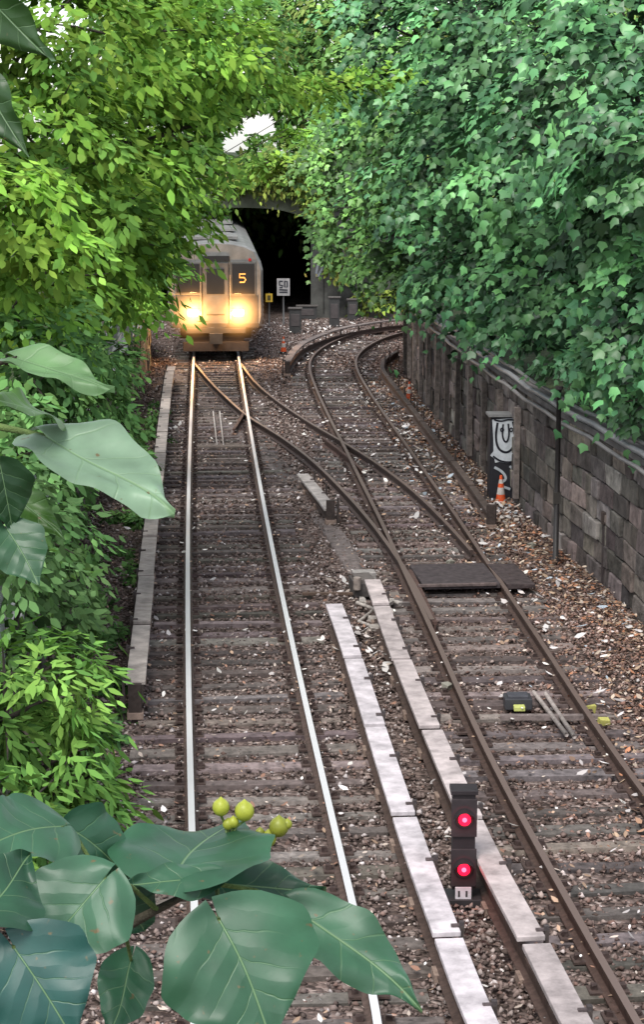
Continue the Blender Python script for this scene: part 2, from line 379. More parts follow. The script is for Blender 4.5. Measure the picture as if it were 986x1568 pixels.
# ---------------------------------------------------------------- ballast stones & litter
rmx=np.maximum.accumulate(rw[:,1])
def stones(name,N,Y0,Y1,smin,smax,pow_=1.0):
    Y=Y0+(Y1-Y0)*rng.random(N)**pow_
    xl_=np.interp(Y,lw[:,1],lw[:,0]); xr_=np.minimum(np.interp(Y,rmx,rw[:,0]),7)
    X=xl_+(xr_-xl_)*rng.random(N)
    def dist(c): return np.abs(X-np.interp(Y,np.maximum.accumulate(c[:,1]),c[:,0]))
    dA=dist(cenA); dB=dist(cenB); near=np.minimum(dA,np.where(Y<60,dB,9))
    keep=(near>1.25)|(rng.random(N)<.6); keep&=(np.abs(near-G/2)>.09)
    X,Y=X[keep],Y[keep]; near=near[keep]; N=len(X)
    s=smin+(smax-smin)*rng.random(N)**1.6
    patch=np.sin(X*1.7+Y*.31)+np.sin(Y*.83-X*.6)+np.sin(X*4.1+1+Y*1.7)*.5
    z=-.212+rng.random(N)*.035+.008*patch; z+=np.where(near>1.3,.035*rng.random(N)+.04*np.sin(X*2.1+Y*.7),0)
    base=np.array([[1,0,0],[-1,0,0],[0,1,0],[0,-1,0],[0,0,1],[0,0,-1]],float)
    V=base[None]*(.7+.6*rng.random((N,6,1)))+rng.normal(0,.22,(N,6,3)); V[:,:,2]*=.75
    a=rng.random(N)*6.28; ca,sa=np.cos(a),np.sin(a); x=V[:,:,0]*ca[:,None]-V[:,:,1]*sa[:,None]; y=V[:,:,0]*sa[:,None]+V[:,:,1]*ca[:,None]
    V[:,:,0],V[:,:,1]=x,y; V*= (s/2)[:,None,None]; V+=np.stack([X,Y,z],1)[:,None]
    f=np.array([[0,2,4],[2,1,4],[1,3,4],[3,0,4],[2,0,5],[1,2,5],[3,1,5],[0,3,5]])
    F=(f[None]+6*np.arange(N)[:,None,None]).reshape(-1,3)
    pal=np.array([[.145,.11,.10],[.205,.158,.143],[.088,.068,.06],[.28,.235,.218],[.18,.122,.105],[.48,.43,.42]])
    ci=rng.choice(6,N,p=[.27,.23,.2,.14,.11,.05]); c=pal[ci]*(.75+.5*rng.random((N,1)))*(1+.1*patch)[:,None]
    c=c*np.where(near<.7,.88,1.0)[:,None]
    rr=np.clip((X-1.2)/4,0,1)[:,None]; c=c*(1-rr*.3*np.array([[-.3,.4,.7]]))
    return mesh_np(name,V.reshape(-1,3),F,M['stone'],np.repeat(c,6,0))
stones('ballast_stones',65000,11,38,.03,.085,1.15)
stones('ballast_stones',32000,36,78,.04,.11)
def leafmesh(tpl,fan,p,nrm,tip,s,col,name,mat,parent):
    N=len(p); nrm/=np.linalg.norm(nrm,axis=1)[:,None]; tip=tip-(tip*nrm).sum(1)[:,None]*nrm; tip/=(np.linalg.norm(tip,axis=1)[:,None]+1e-9)
    b=np.cross(tip,nrm); k=len(tpl)
    zs=tpl[None,:,2]*(.5+1.5*rng.random((N,1)))
    V=p[:,None]+s[:,None,None]*(tpl[None,:,0,None]*b[:,None]+tpl[None,:,1,None]*tip[:,None]+zs[...,None]*nrm[:,None])
    F=(fan[None]+k*np.arange(N)[:,None,None]).reshape(-1,3)
    return mesh_np(name,V.reshape(-1,3),F,mat,np.repeat(col,k,0),parent)
def fan(o,centre=True): 
    o=np.array(o,float); n=len(o)
    if centre:
        c=np.array([[0,.38]]); a=np.vstack([c,o]); z=-.12*a[:,1]**2-.22*np.abs(a[:,0]); z[0]+=.03
        return np.column_stack([a,z]),np.array([[0,1+i,1+(i+1)%n] for i in range(n)])
    z=-.12*o[:,1]**2-.22*np.abs(o[:,0]); return np.column_stack([o,z]),np.array([[0,i,i+1] for i in range(1,n-1)])
MAPLE=fan([(0,0),(.34,.04),(.55,.42),(.27,.56),(0,1.0),(-.27,.56),(-.55,.42),(-.34,.04)])
OVAL=fan([(0,0),(.25,.3),(.2,.65),(0,1),(-.2,.65),(-.25,.3)],False)
SLIM=fan([(0,0),(.15,.3),(.12,.65),(0,1),(-.12,.65),(-.15,.3)],False)
def litter(name,N,gen,pal,smin,smax,z=-.15):
    X,Y=gen(N); p=np.column_stack([X,Y,z+.05*rng.random(N)]); nr=np.column_stack([rng.normal(0,.4,N),rng.normal(0,.4,N),np.ones(N)])
    tp_=rng.normal(0,1,(N,3)); s=smin+(smax-smin)*rng.random(N)**2; pal=np.array(pal); c=pal[rng.integers(0,len(pal),N)]*(.6+.8*rng.random((N,1)))
    return leafmesh(OVAL[0],OVAL[1],p,nr,tp_,s,c,name,M['dead'],None)
def gr(N):
    Y=18+rng.random(N)**1.3*40; xw=np.interp(Y,rmx,rw[:,0]); return xw-.1-np.abs(rng.normal(0,.7,N)),Y
litter('fallen_leaves',7500,gr,[(.30,.18,.12),(.33,.24,.17),(.18,.12,.09),(.43,.35,.28),(.36,.17,.10)],.04,.13)
def gm(N):
    Y=13+rng.random(N)**1.2*62; x0=np.interp(Y,lw[:,1],lw[:,0]); x1_=np.interp(Y,rmx,rw[:,0]); return x0+(x1_-x0)*rng.random(N),Y
litter('fallen_leaves',5200,gm,[(.36,.25,.18),(.43,.36,.31),(.26,.15,.11)],.04,.10,-.14)
def gw(N):
    a=gm(N//2); Y=40+rng.random(N-N//2)*36; b=(1.4+rng.normal(0,1.0,len(Y))-(Y-40)*.05,Y); return np.r_[a[0],b[0]],np.r_[a[1],b[1]]
litter('scattered_litter',2300,gw,[(.6,.57,.56),(.5,.46,.45),(.65,.62,.58)],.025,.15,-.12)
def gl2(N):
    Y=20+rng.random(N)*34; xw=np.interp(Y,rmx,rw[:,0]); return xw-.2-np.abs(rng.normal(0,.9,N)),Y
litter('scattered_litter',600,gl2,[(.6,.57,.56),(.5,.46,.45),(.35,.4,.45)],.04,.2,-.1)
def ge(N):
    q=np.array([P(*p) for p in [(548,885),(552,960),(575,1000),(590,1010),(265,652),(630,655),(785,775),(790,785),(770,780),(480,490),(495,500),(520,488),(410,498),(640,690)]])
    i=rng.integers(0,len(q),N); return q[i,0]+rng.normal(0,.22,N),q[i,1]+rng.normal(0,.5,N)
litter('scattered_litter',420,ge,[(.65,.62,.6),(.55,.5,.48),(.4,.34,.3)],.06,.22,-.1)
# ---------------------------------------------------------------- crossing plate, machines, planks
cr=MB(); a,b_=P(640,880,.0),P(748,880,.0)
cr.box(((a[0]+b_[0])/2+.02,a[1]+.05,-.03),(1.22,1.55,.08),(.06,.048,.05),.10,jit=.01)
cr.box((b_[0]+.37,b_[1]+.05,-.03),(.46,1.5,.08),(.06,.045,.045),.12,jit=.01)
cr.box(((a[0]+b_[0])/2+.02,a[1]-.73,.0),(1.24,.06,.05),(.12,.09,.085),.10)
cr.build('track_crossing_panel',[M['wood']],None,.01)
sm=empty('switch_machine'); n=MB(); c=P(556,905,-.1)
n.box((c[0],c[1],-.02),(.36,.6,.22),(.08,.07,.065),.15); n.box((c[0],c[1],.11),(.28,.5,.06),(.14,.12,.11),.15)
n.box((c[0]+.02,c[1]+.45,.02),(.36,.26,.2),(.36,.33,.31),.1); n.cyl((c[0]-.1,c[1]-.35,.0),.06,.2,(.3,.25,.22))
n.box((c[0]-.5,c[1]-.1,-.12),(.9,.06,.05),(.12,.08,.06)); n.tube([c+np.array([.1,-.3,0]),c+np.array([.3,-.9,.05]),c+np.array([.1,-1.6,-.05]),c+np.array([.5,-2.3,-.02])],.025,(.08,.07,.07))
n.tube([c+np.array([-.1,-.8,0]),c+np.array([.15,-1.3,.02]),c+np.array([-.1,-1.9,-.02]),c+np.array([.35,-2.6,-.02])],.03,(.4,.36,.33))
for k in range(9): n.box((c[0]+random.uniform(-.1,.5),c[1]-random.uniform(.4,2.6),-.1),(random.uniform(.1,.3),random.uniform(.08,.2),.05),(.4,.36,.33),random.uniform(0,3),jit=.02)
n.build('housing',[M['rust']],sm,.01)
ti=empty('track_impedance_box'); n=MB(); c=P(793,1074,-.08); n.box(c,(.34,.3,.14),(.04,.04,.045)); n.box(c+np.array([0,0,.08]),(.26,.2,.04),(.06,.06,.07)); n.box(c+np.array([.0,-.22,-.02]),(.14,.12,.06),(.45,.48,.15)); n.build('housing',[M['paint']],ti,.01)
n=MB()
for p,q in [((818,1060),(868,1125)),((836,1062),(880,1128))]:
    n.tube([P(*p,-.1),P(*q,-.1)],.03,(.3,.26,.24),n=6)
n.box(P(848,1098,-.12),(1.3,.09,.06),(.2,.16,.15)); n.build('insulated_tie_rods',[M['rust']])
n=MB()
for p in [(905,1085),(925,1105),(686,1052),(815,835),(690,862)]:
    c=P(*p,-.12); n.box(c,(.12,.1,.08),(.42,.4,.12) if p[0]>900 else (.25,.24,.2),random.random(),jit=.02)
n.build('rail_bond_boxes',[M['paint']],None,.006)
# ---------------------------------------------------------------- dwarf signal
red=mat_plain('red_lens',(.6,.01,.03),.2,0,(1,.01,.06),1.5)
redc=mat_plain('red_lamp_core',(.6,.01,.03),.2,0,(1,.1,.18),4)
sg=empty('dwarf_signal',P(708,1388,-.2)); n=MB(); K=(.022,.017,.019)
n.box((0,0,.06),(.34,.30,.12),(.03,.028,.03)); n.cyl((0,0,.1),.06,.14,K)
n.box((.0,0,.66),(.21,.18,.92),K)
for z in (.90,.42): 
    n.box((0,-.1,z),(.235,.03,.36),(.03,.023,.025)); n.cyl((0,-.145,z),.085,.03,(.02,.02,.02),'Y')
    V=[];F=[]
    for j in range(13):
        an=math.pi*(j/12); 
        V+= [(.095*math.cos(an),-.14,z+.095*math.sin(an)),(.095*math.cos(an),-.26+.05*(1-math.sin(an)),z+.095*math.sin(an))]
    for j in range(12): F.append((2*j,2*j+1,2*j+3,2*j+2))
    n.add(V,F,K)
n.box((0,-.108,.17),(.15,.02,.13),(.55,.55,.58)); 
n.ribbon([(-.04,-.03),(-.04,.03)],.02,(0,-.12,.17),(1,0,0),(0,0,1),.0,(.05,.05,.05)); n.ribbon([(.03,-.03),(.03,.03)],.02,(0,-.12,.17),(1,0,0),(0,0,1),.0,(.05,.05,.05))
n.box((0,.0,1.14),(.25,.22,.04),K); n.tube([(.1,.05,.1),(.25,.05,.02),(.35,0,-.02),(.45,.2,0)],.025,K)
n.build('body',[M['paint']],sg,.006)
l=MB()
for z in (.90,.42): l.cyl((0,-.158,z),.058,.012,(1,0,0),'Y',n=20)
l.build('red_lenses',[red],sg)
l=MB()
for z in (.90,.42): l.cyl((0,-.164,z),.022,.004,(1,0,0),'Y',n=16)
l.build('red_lamp_cores',[redc],sg)
for z in (.90,.42):
    pl=D.lights.new('signal_lamp','POINT'); pl.energy=1.2; pl.color=(1,.02,.04); pl.shadow_soft_size=.04
    po=D.objects.new('signal_lamp',pl); po.location=(0,-.24,z); link(po,sg)
# ---------------------------------------------------------------- cones
def cone(name,pos,s=1):
    e=empty(name,pos); n=MB(); n.box((0,0,.02),(.36*s,.36*s,.04),(.02,.02,.02))
    zz=[.04,.25,.42,.52,.62,.72]; col=[(.65,.10,.03),(.5,.45,.42),(.65,.10,.03),(.5,.45,.42),(.65,.10,.03)]
    for i in range(5): 
        r1=.14-.11*zz[i]/.72; r2=.14-.11*zz[i+1]/.72; n.cyl((0,0,zz[i]*s),r1*s,(zz[i+1]-zz[i])*s-.001,col[i],r2=r2*s)
    n.build('cone_body',[M['paint']],e)
cone('traffic_cone',P(767,772,-.19),.8); cone('traffic_cone',P(627,612,-.19),.7); cone('traffic_cone',P(434,540,-.19),.75)
# ---------------------------------------------------------------- graffiti cabinet, pole, sign
gp=P(772,766,-.2); gc=empty('relay_cabinet',(gp[0],gp[1]-.2,-.2)); n=MB(); n.box((0,.2,.85),(.62,.4,1.7),(.02,.02,.025)); n.box((0,.2,1.72),(.70,.48,.05),(.2,.2,.2)); n.box((0,.2,.03),(.7,.46,.08),(.12,.11,.1))
n.cyl((.27,-.04,.9),.02,.03,(.3,.3,.3),'Y')
X_=(1,0,0); Z_=(0,0,1); B_=(.012,.012,.018); Wt=(.50,.53,.56)
def stroke(pts,w_,k,c):
    p=np.array(pts,float); q=spline(np.column_stack([p,np.zeros(len(p))]),.03)[:,:2]; n.ribbon(q,w_,(0,0,0),X_,Z_,.003+k*.002,c)
stroke([(-.03,1.66),(.0,1.3),(.01,1.0),(.04,.84)],.50,0,Wt)
stroke([(-.27,.98),(-.1,.86),(.1,.84),(.28,.95)],.12,1,Wt)
stroke([(-.17,1.58),(-.2,1.3),(-.14,1.06),(.02,.98),(.15,1.1),(.18,1.36),(.13,1.6)],.045,2,B_)
stroke([(-.06,1.55),(-.07,1.3),(.0,1.17),(.06,1.3),(.04,1.56)],.035,3,B_)
stroke([(-.24,1.64),(-.1,1.6),(.05,1.65),(.24,1.6)],.03,4,B_)
stroke([(-.25,.92),(-.1,.82),(.12,.8),(.25,.88)],.035,5,B_)
for (x,z) in [(-.08,1.44),(.1,1.44)]: stroke(curve2(lambda t:(x+.035*math.cos(t),z+.04*math.sin(t)),10,0,6.2),.025,6,B_)
stroke([(-.22,.7),(-.05,.6),(.02,.45),(-.14,.36),(.1,.26)],.05,7,(.4,.43,.46))
stroke([(.08,.72),(.22,.58),(.1,.48),(.24,.34)],.045,8,(.4,.43,.46))
n.build('cabinet_body',[M['paint']],gc,0); gc.rotation_euler=(0,0,.04)
n=MB(); b=P(851,860,-.2); n.tube([b,b+np.array([0,0,2.95])],[.05,.04],(.03,.027,.027)); n.box(b+np.array([0,0,.03]),(.2,.2,.06),(.05,.04,.04)); n.box(b+np.array([0,0,1.1]),(.12,.1,.2),(.05,.045,.04)); n.cyl(b+np.array([0,0,2.93]),.065,.05,(.05,.04,.04)); n.build('steel_pole',[M['paint']])
n=MB(); b=P(928,896,-.2); n.box(b+np.array([0,0,.5]),(.14,.12,1.1),(.05,.04,.04),jit=.01); n.box(b+np.array([0,0,1.1]),(.2,.16,.2),(.06,.045,.04)); n.box(b+np.array([0,-.09,1.1]),(.12,.02,.12),(.2,.16,.14)); n.build('junction_post',[M['paint']],None,.008)
n=MB(); b=P(434,497,-.2); n.tube([b,b+np.array([0,0,1.7])],.035,(.1,.1,.1)); n.box(b+np.array([0,-.05,1.45]),(.5,.03,.66),(.33,.32,.32))
s0=b+np.array([0,-.067,1.45])
for pts in [[(-.15,.22),(-.02,.22)],[(-.15,.22),(-.15,.08),(-.02,.05),(-.05,-.02),(-.15,-.02)],[(.05,.22),(.15,.22),(.15,.0),(.05,0),(.05,.22)],[(-.16,-.2),(.16,-.2)],[(-.16,-.1),(.16,-.12)]]:
    n.ribbon(pts,.06,s0,X_,Z_,.003,(.04,.04,.05))
n.build('speed_sign',[M['paint']])
n=MB(); b=P(412,500,-.2); n.tube([b,b+np.array([0,0,1.3])],.03,(.1,.1,.1)); n.box(b+np.array([0,-.04,1.1]),(.26,.03,.32),(.6,.4,.05)); n.box(b+np.array([0,-.058,1.1]),(.12,.01,.18),(.1,.08,.03)); n.build('yellow_marker_sign',[M['paint']])
for (u,v,wd,h) in [(452,510,.45,.9),(512,500,.4,1.1),(470,488,.8,.5),(540,490,.4,.8)]:
    e=empty('lineside_cabinet',P(u,v,-.2)); n=MB(); n.box((0,0,h/2),(wd,.35,h),(.05,.05,.05)); n.box((0,0,h+.02),(wd+.08,.42,.05),(.1,.09,.085)); n.box((0,-.18,h*.55),(wd*.7,.02,h*.5),(.08,.07,.07)); n.build('cabinet_body',[M['paint']],e,.008)
# chain link fence on the left
fe=empty('chain_link_fence'); n=MB(); s=offset(resample(lw,2.2),.12); s=s[(s[:,1]>14)&(s[:,1]<60)]
for p in s: n.tube([(p[0],p[1],1.4),(p[0],p[1],2.7)],.03,(.3,.32,.32))
for z in (1.6,2.15,2.68):
    q=s.copy(); q[:,2]=z; n.tube(q,.012 if z<2.6 else .022,(.32,.34,.34),n=5)
for i in range(len(s)-1):
    a,b=s[i],s[i+1]; m=14
    for k in range(m):
        for dz in (0,1):
            p0=a+(b-a)*k/m; p1=a+(b-a)*min(1,(k+3)/m); z0,z1=(1.6,2.65) if dz else (2.65,1.6)
            n.tube([(p0[0],p0[1],z0),(p1[0],p1[1],z1)],.005,(.3,.32,.32),n=3)
n.build('posts_and_mesh',[M['paint']],fe)
# ---------------------------------------------------------------- train
tI=np.argmin(np.abs(cenA[:,1]-62.5)); f0=cenA[tI]; fd=cenA[tI+20]-cenA[tI]; yaw=math.atan2(fd[1],fd[0])-math.pi/2
tr=empty('subway_train',(f0[0],f0[1],0)); tr.rotation_euler=(0,0,yaw)
tsteel=mat_attr('stainless_body',.42,metal=.4,nscale=2.5,namt=.35,bump=.03)
glass=mat_plain('windshield_glass',(.02,.022,.025),.08)
lamp=mat_plain('headlight_lens',(1,.8,.5),.3,0,(1,.78,.45),50)
sign=mat_plain('route_sign_lit',(.8,.4,.1),.4,0,(1,.5,.18),.35)
def carprof(s=1,dz=0):
    pr=[(-1.46,.95),(-1.52,1.3),(-1.52,2.75),(-1.46,3.0)]
    for k in range(0,9):
        a=math.pi*(1-k/8); pr.append((1.40*math.cos(a),3.08+.55*math.sin(a)**.8))
    pr+=[(1.46,3.0),(1.52,2.75),(1.52,1.3),(1.46,.95)]
    return [(x*s,z*(1-dz)+dz*2) for x,z in pr]
n=MB(); SC=(.25,.245,.235)
for y0,L in [(0,17.8),(18.6,17.8)]:
    rings=[(y0,.95,.02),(y0+.07,.985,.006),(y0+.2,1,0),(y0+L-.2,1,0),(y0+L,.95,.02)]; k=len(carprof()); V=[]
    for (y,s,dz) in rings: V+=[(x,y,z) for x,z in carprof(s,dz)]
    F=[]
    for i in range(len(rings)-1):
        for j in range(k): a=i*k+j;b=i*k+(j+1)%k; F.append((a,a+k,b+k,b))
    F+=[tuple(range(k)),tuple((len(rings)-1)*k+j for j in range(k))[::-1]]
    n.add(V,F,SC)
    for sx in (-1,1):
        for z in (1.15,1.3,1.45,1.6): n.box((sx*1.53,y0+L/2,z),(.03,L-.6,.05),SC)
        for j in range(7):
            yy=y0+1.6+j*2.4; n.box((sx*1.525,yy,2.3),(.02,1.2,.8),(.02,.022,.025),mi=1)
    for j in range(3): n.box((0,y0+3+j*6,3.68),(1.5,2.4,.1),(.25,.24,.23))
    n.box((0,y0+L/2,.72),(2.3,L-2,.45),(.04,.035,.03))
    for j in (2.5,4.7,L-4.7,L-2.5):
        for sx in (-.72,.72):
            V=[]; 
            for xx in (-.07,.07):
                for q in range(16): an=q*math.pi/8; V.append((sx+xx,y0+j+.42*math.cos(an),.43+.42*math.sin(an)))
            n.add(V,[(q,(q+1)%16,16+(q+1)%16,16+q) for q in range(16)]+[tuple(range(16)),tuple(range(16,32))[::-1]],(.07,.05,.04))
DK=(.06,.056,.052); FR=(.10,.095,.09)
n.box((0,-.012,1.5),(2.7,.02,.9),FR)
n.box((0,-.02,1.0),(2.76,.06,.14),DK); n.box((0,-.06,.84),(1.9,.14,.16),DK); n.box((0,.5,.5),(1.8,.9,.35),(.05,.04,.035))
n.box((0,-.22,.62),(.34,.44,.26),DK); n.box((0,-.46,.62),(.42,.1,.34),(.08,.07,.06)); n.box((0,-.05,.33),(2.1,.06,.3),(.06,.05,.045))
def win(x0,x1,z0,z1):
    n.box(((x0+x1)/2,-.018,(z0+z1)/2),(x1-x0+.1,.034,z1-z0+.1),(.14,.136,.13)); n.box(((x0+x1)/2,-.04,(z0+z1)/2),(x1-x0,.02,z1-z0),(.02,.02,.02),mi=1)
win(-1.24,-.5,2.05,2.95); win(.53,1.24,2.0,2.95)
n.box((0,-.028,1.98),(.84,.03,2.0),(.15,.145,.14)); n.box((-.42,-.045,1.98),(.03,.03,2.0),DK); n.box((.42,-.045,1.98),(.03,.03,2.0),DK)
n.box((0,-.052,2.4),(.56,.02,.8),(.02,.02,.02),mi=1)
n.box((0,-.05,1.35),(.6,.02,.04),DK)
for sx in (-1,1):
    n.box((sx*.72,-.04,1.4),(.42,.05,.28),(.12,.11,.1)); n.tube([(sx*.47,-.09,1.2),(sx*.47,-.12,1.9),(sx*.47,-.09,2.6)],.018,(.3,.28,.25))
    n.tube([(sx*.42,-.06,1.1),(sx*.3,-.1,.95),(sx*.0,-.12,.92)],.014,DK); n.cyl((sx*1.1,-.05,3.08),.05,.03,(.4,.03,.03),'Y')
n.box((0,-.025,3.12),(.9,.03,.17),(.05,.05,.05),mi=1)
n.build('car_bodies',[tsteel,glass],tr,.01)
n=MB()
for sx in (-1,1):
    for dx in (-.09,.09): n.cyl((sx*.72+dx,-.085,1.4),.09,.02,(1,1,1),'Y',n=20)
n.build('headlights',[lamp],tr)
n=MB()
n.ribbon([(.1,.13),(-.09,.13),(-.09,.02),(.06,.02),(.1,-.05),(.06,-.13),(-.09,-.13)],.045,(.86,-.056,2.5),X_,Z_,.004,(1,1,1))
n.build('route_sign',[sign],tr)
for sx in (-1,1):
    pl=D.lights.new('headlight_lamp','POINT'); pl.energy=170; pl.color=(1,.5,.16); pl.shadow_soft_size=.1
    po=D.objects.new('headlight_lamp',pl); po.location=(sx*.72,-.6,1.4); link(po,tr)
# lamp glow added as a self-emitting volume, fading outward from each headlamp
vm=D.materials.new('lamp_glow'); vm.use_nodes=True; t=vm.node_tree; t.nodes.clear(); N=t.nodes;L=t.links
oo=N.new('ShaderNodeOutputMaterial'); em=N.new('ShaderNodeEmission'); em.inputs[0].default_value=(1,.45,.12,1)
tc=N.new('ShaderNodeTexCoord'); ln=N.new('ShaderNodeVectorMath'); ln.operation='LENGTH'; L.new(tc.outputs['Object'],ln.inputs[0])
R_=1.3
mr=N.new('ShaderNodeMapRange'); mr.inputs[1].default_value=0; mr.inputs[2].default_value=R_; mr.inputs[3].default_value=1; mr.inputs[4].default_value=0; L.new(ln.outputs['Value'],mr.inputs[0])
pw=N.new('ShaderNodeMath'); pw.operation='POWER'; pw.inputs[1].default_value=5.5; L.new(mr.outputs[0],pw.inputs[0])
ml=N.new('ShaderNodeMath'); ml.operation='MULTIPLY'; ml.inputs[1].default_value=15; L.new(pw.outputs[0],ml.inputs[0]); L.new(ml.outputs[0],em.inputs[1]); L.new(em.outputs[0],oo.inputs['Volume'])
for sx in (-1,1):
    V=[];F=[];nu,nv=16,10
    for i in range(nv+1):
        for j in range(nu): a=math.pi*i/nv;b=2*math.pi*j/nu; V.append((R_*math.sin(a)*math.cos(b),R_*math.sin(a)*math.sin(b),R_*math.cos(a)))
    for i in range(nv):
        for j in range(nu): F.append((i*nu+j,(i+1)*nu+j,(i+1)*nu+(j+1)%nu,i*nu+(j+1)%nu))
    hz=MB(); hz.add(V,F,(1,1,1)); ho=hz.build('headlight_glow',[vm],tr); ho.location=(sx*.72,-.35,1.4)
# ---------------------------------------------------------------- trees
LC=[0]
def foliage(blobs,R,lpt,lsize,tpl,pal,mat,parent,name='leaves',cover=1.4,flat=.85,upw=.75,jit=.42,gap=True):
    Pp=[];Nn=[];Tt=[];Ss=[];Cc=[]
    pal=np.array(pal)
    for (c,r) in blobs:
        r=np.array(r if hasattr(r,'__len__') else (r,r,r*flat)); rm=(r[0]*r[1]*r[2])**(1/3)
        ns=int(4*math.pi*rm*rm*cover/(math.pi*R*R))+3
        d=rng.normal(0,1,(int(ns*1.6),3)); d/=np.linalg.norm(d,axis=1)[:,None]; d=d[(d[:,1]<.35)|(d[:,2]>.6)][:ns]
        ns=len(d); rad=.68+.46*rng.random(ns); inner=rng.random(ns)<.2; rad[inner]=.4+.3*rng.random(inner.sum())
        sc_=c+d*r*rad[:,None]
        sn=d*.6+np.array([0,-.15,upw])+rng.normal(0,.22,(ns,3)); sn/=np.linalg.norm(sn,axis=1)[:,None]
        tone=.38+1.05*rng.random(ns)*np.clip(rad/.95,.5,1.1); tone[inner]*=.5; ci=rng.integers(0,len(pal),ns)  # deeper sprays get darker colour: crown shade put into the leaves
        n=ns*lpt; idx=np.repeat(np.arange(ns),lpt)
        o=rng.normal(0,1,(n,3))*R*.5*(.7+.6*rng.random(ns))[idx][:,None]; nn=sn[idx]
        o=o-(o*nn).sum(1)[:,None]*nn*.84
        rr=np.linalg.norm(o,axis=1); o[:,2]-=.3*rr*rr/R
        Pp.append(sc_[idx]+o); Nn.append(nn+rng.normal(0,jit,(n,3))*.7+o*.3)
        Tt.append(o/(rr[:,None]+.05)+d[idx]*.5+np.array([0,0,-.35])+rng.normal(0,.35,(n,3)))
        Ss.append(lsize*(.6+.7*rng.random(n)))
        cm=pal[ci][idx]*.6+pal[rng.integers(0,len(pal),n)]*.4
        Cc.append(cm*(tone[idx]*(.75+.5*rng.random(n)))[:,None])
    p=np.vstack(Pp); LC[0]+=len(p)
    keep=np.ones(len(p),bool)
    if gap: # natural gap in the canopy where the sky shows
      for (u,v,r) in [(358,219,.26),(405,187,.24),(380,188,.2)]:
        a=np.array([0,0,HC]); b=W(u,v,38); dd=(b-a)/np.linalg.norm(b-a); q=p-a; al=q@dd; di=np.linalg.norm(q-al[:,None]*dd,axis=1)
        keep&=di>r*(al/38)
    p=p[keep]
    return leafmesh(tpl[0],tpl[1],p,np.vstack(Nn)[keep],np.vstack(Tt)[keep],np.concatenate(Ss)[keep],np.vstack(Cc)[keep],name,mat,parent)
def tree(name,base,blobs,tr_r=.22,barkc=(.06,.05,.04),**kw):
    e=empty(name); n=MB(); base=np.array(base,float); cen=np.mean([b[0] for b in blobs],axis=0); hub=base*.55+cen*.45; hub[2]=base[2]+(cen[2]-base[2])*.45
    mid=(base+hub)/2+np.array([.15,.1,0]); n.tube([base-np.array([0,0,.5]),base+np.array([0,0,.3]),mid,hub],[tr_r*1.4,tr_r,tr_r*.8,tr_r*.65],barkc,n=10)
    for c,r in blobs:
        small=hasattr(r,'__len__'); f=.18 if small else 1
        m=(hub+c)/2+np.array([random.uniform(-.3,.3),random.uniform(-.3,.3),.35]); n.tube([hub,m,c],[tr_r*.5*f,tr_r*.25*f,tr_r*.1*f],barkc,n=7)
        rr=r if not small else min(r)
        for k in range(5):
            d=np.array([random.gauss(0,1),random.gauss(0,1)-.3,random.gauss(0,.6)]); d/=np.linalg.norm(d); n.tube([c,c+d*rr*.5+np.array([0,0,.05]),c+d*rr*.95],[.03,.018,.006],barkc,n=5)
    n.build('trunk_and_limbs',[M['bark']],e); foliage(blobs,parent=e,**kw); return e
def B(u,v,Y,r): return (W(u,v,Y),r)
palR=[(.08,.235,.08),(.11,.28,.085),(.06,.175,.075),(.15,.34,.12),(.09,.24,.10)]
palR2=[(.13,.30,.065),(.18,.36,.08),(.095,.23,.065),(.14,.31,.065)]
palL=[(.15,.305,.05),(.20,.36,.055),(.10,.225,.05),(.28,.42,.07),(.16,.30,.065)]
palS=[(.105,.225,.075),(.14,.285,.09),(.08,.175,.065),(.175,.315,.10)]
palU=[(.12,.255,.06),(.15,.30,.065),(.09,.2,.055),(.19,.33,.07)]
kr=dict(R=.5,lpt=34,lsize=.175,tpl=MAPLE,pal=palR,mat=M['leafR'])
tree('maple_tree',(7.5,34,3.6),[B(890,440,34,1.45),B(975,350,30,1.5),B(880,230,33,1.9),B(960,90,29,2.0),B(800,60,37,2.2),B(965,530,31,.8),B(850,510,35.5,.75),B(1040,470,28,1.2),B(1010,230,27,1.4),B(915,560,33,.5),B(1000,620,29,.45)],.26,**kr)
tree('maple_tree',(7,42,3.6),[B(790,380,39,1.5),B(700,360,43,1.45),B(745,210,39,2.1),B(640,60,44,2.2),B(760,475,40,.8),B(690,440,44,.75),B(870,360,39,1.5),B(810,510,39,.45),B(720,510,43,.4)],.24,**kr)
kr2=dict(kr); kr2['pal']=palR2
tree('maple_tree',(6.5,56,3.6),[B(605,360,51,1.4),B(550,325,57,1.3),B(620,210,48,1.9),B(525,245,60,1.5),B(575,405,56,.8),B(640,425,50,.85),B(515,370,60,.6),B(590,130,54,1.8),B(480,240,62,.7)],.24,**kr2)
kl=dict(R=.42,lpt=32,lsize=.19,tpl=OVAL,pal=palL,mat=M['leafL'],flat=.7,upw=1.0)
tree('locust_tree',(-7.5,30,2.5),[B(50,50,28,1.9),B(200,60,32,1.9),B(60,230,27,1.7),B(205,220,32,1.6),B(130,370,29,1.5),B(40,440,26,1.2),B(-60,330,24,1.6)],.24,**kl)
tree('locust_tree',(-7.5,42,2.5),[B(320,90,38,1.5),B(275,220,38,1.15),B(225,345,39,1.1),B(300,305,42,.65),(W(410,135,39),(1.3,.8,.32)),(W(520,130,41),(1.3,.8,.22)),B(165,440,38,.8),B(195,425,44,.5),B(150,300,38,1.5),(W(590,115,42),(.8,.6,.2)),(W(410,250,48),(.7,.6,.2)),(W(440,215,50),(.9,.6,.25)),(W(255,412,50),(.5,.5,.25)),(W(222,465,46),(.3,.5,.3))],.22,**kl)
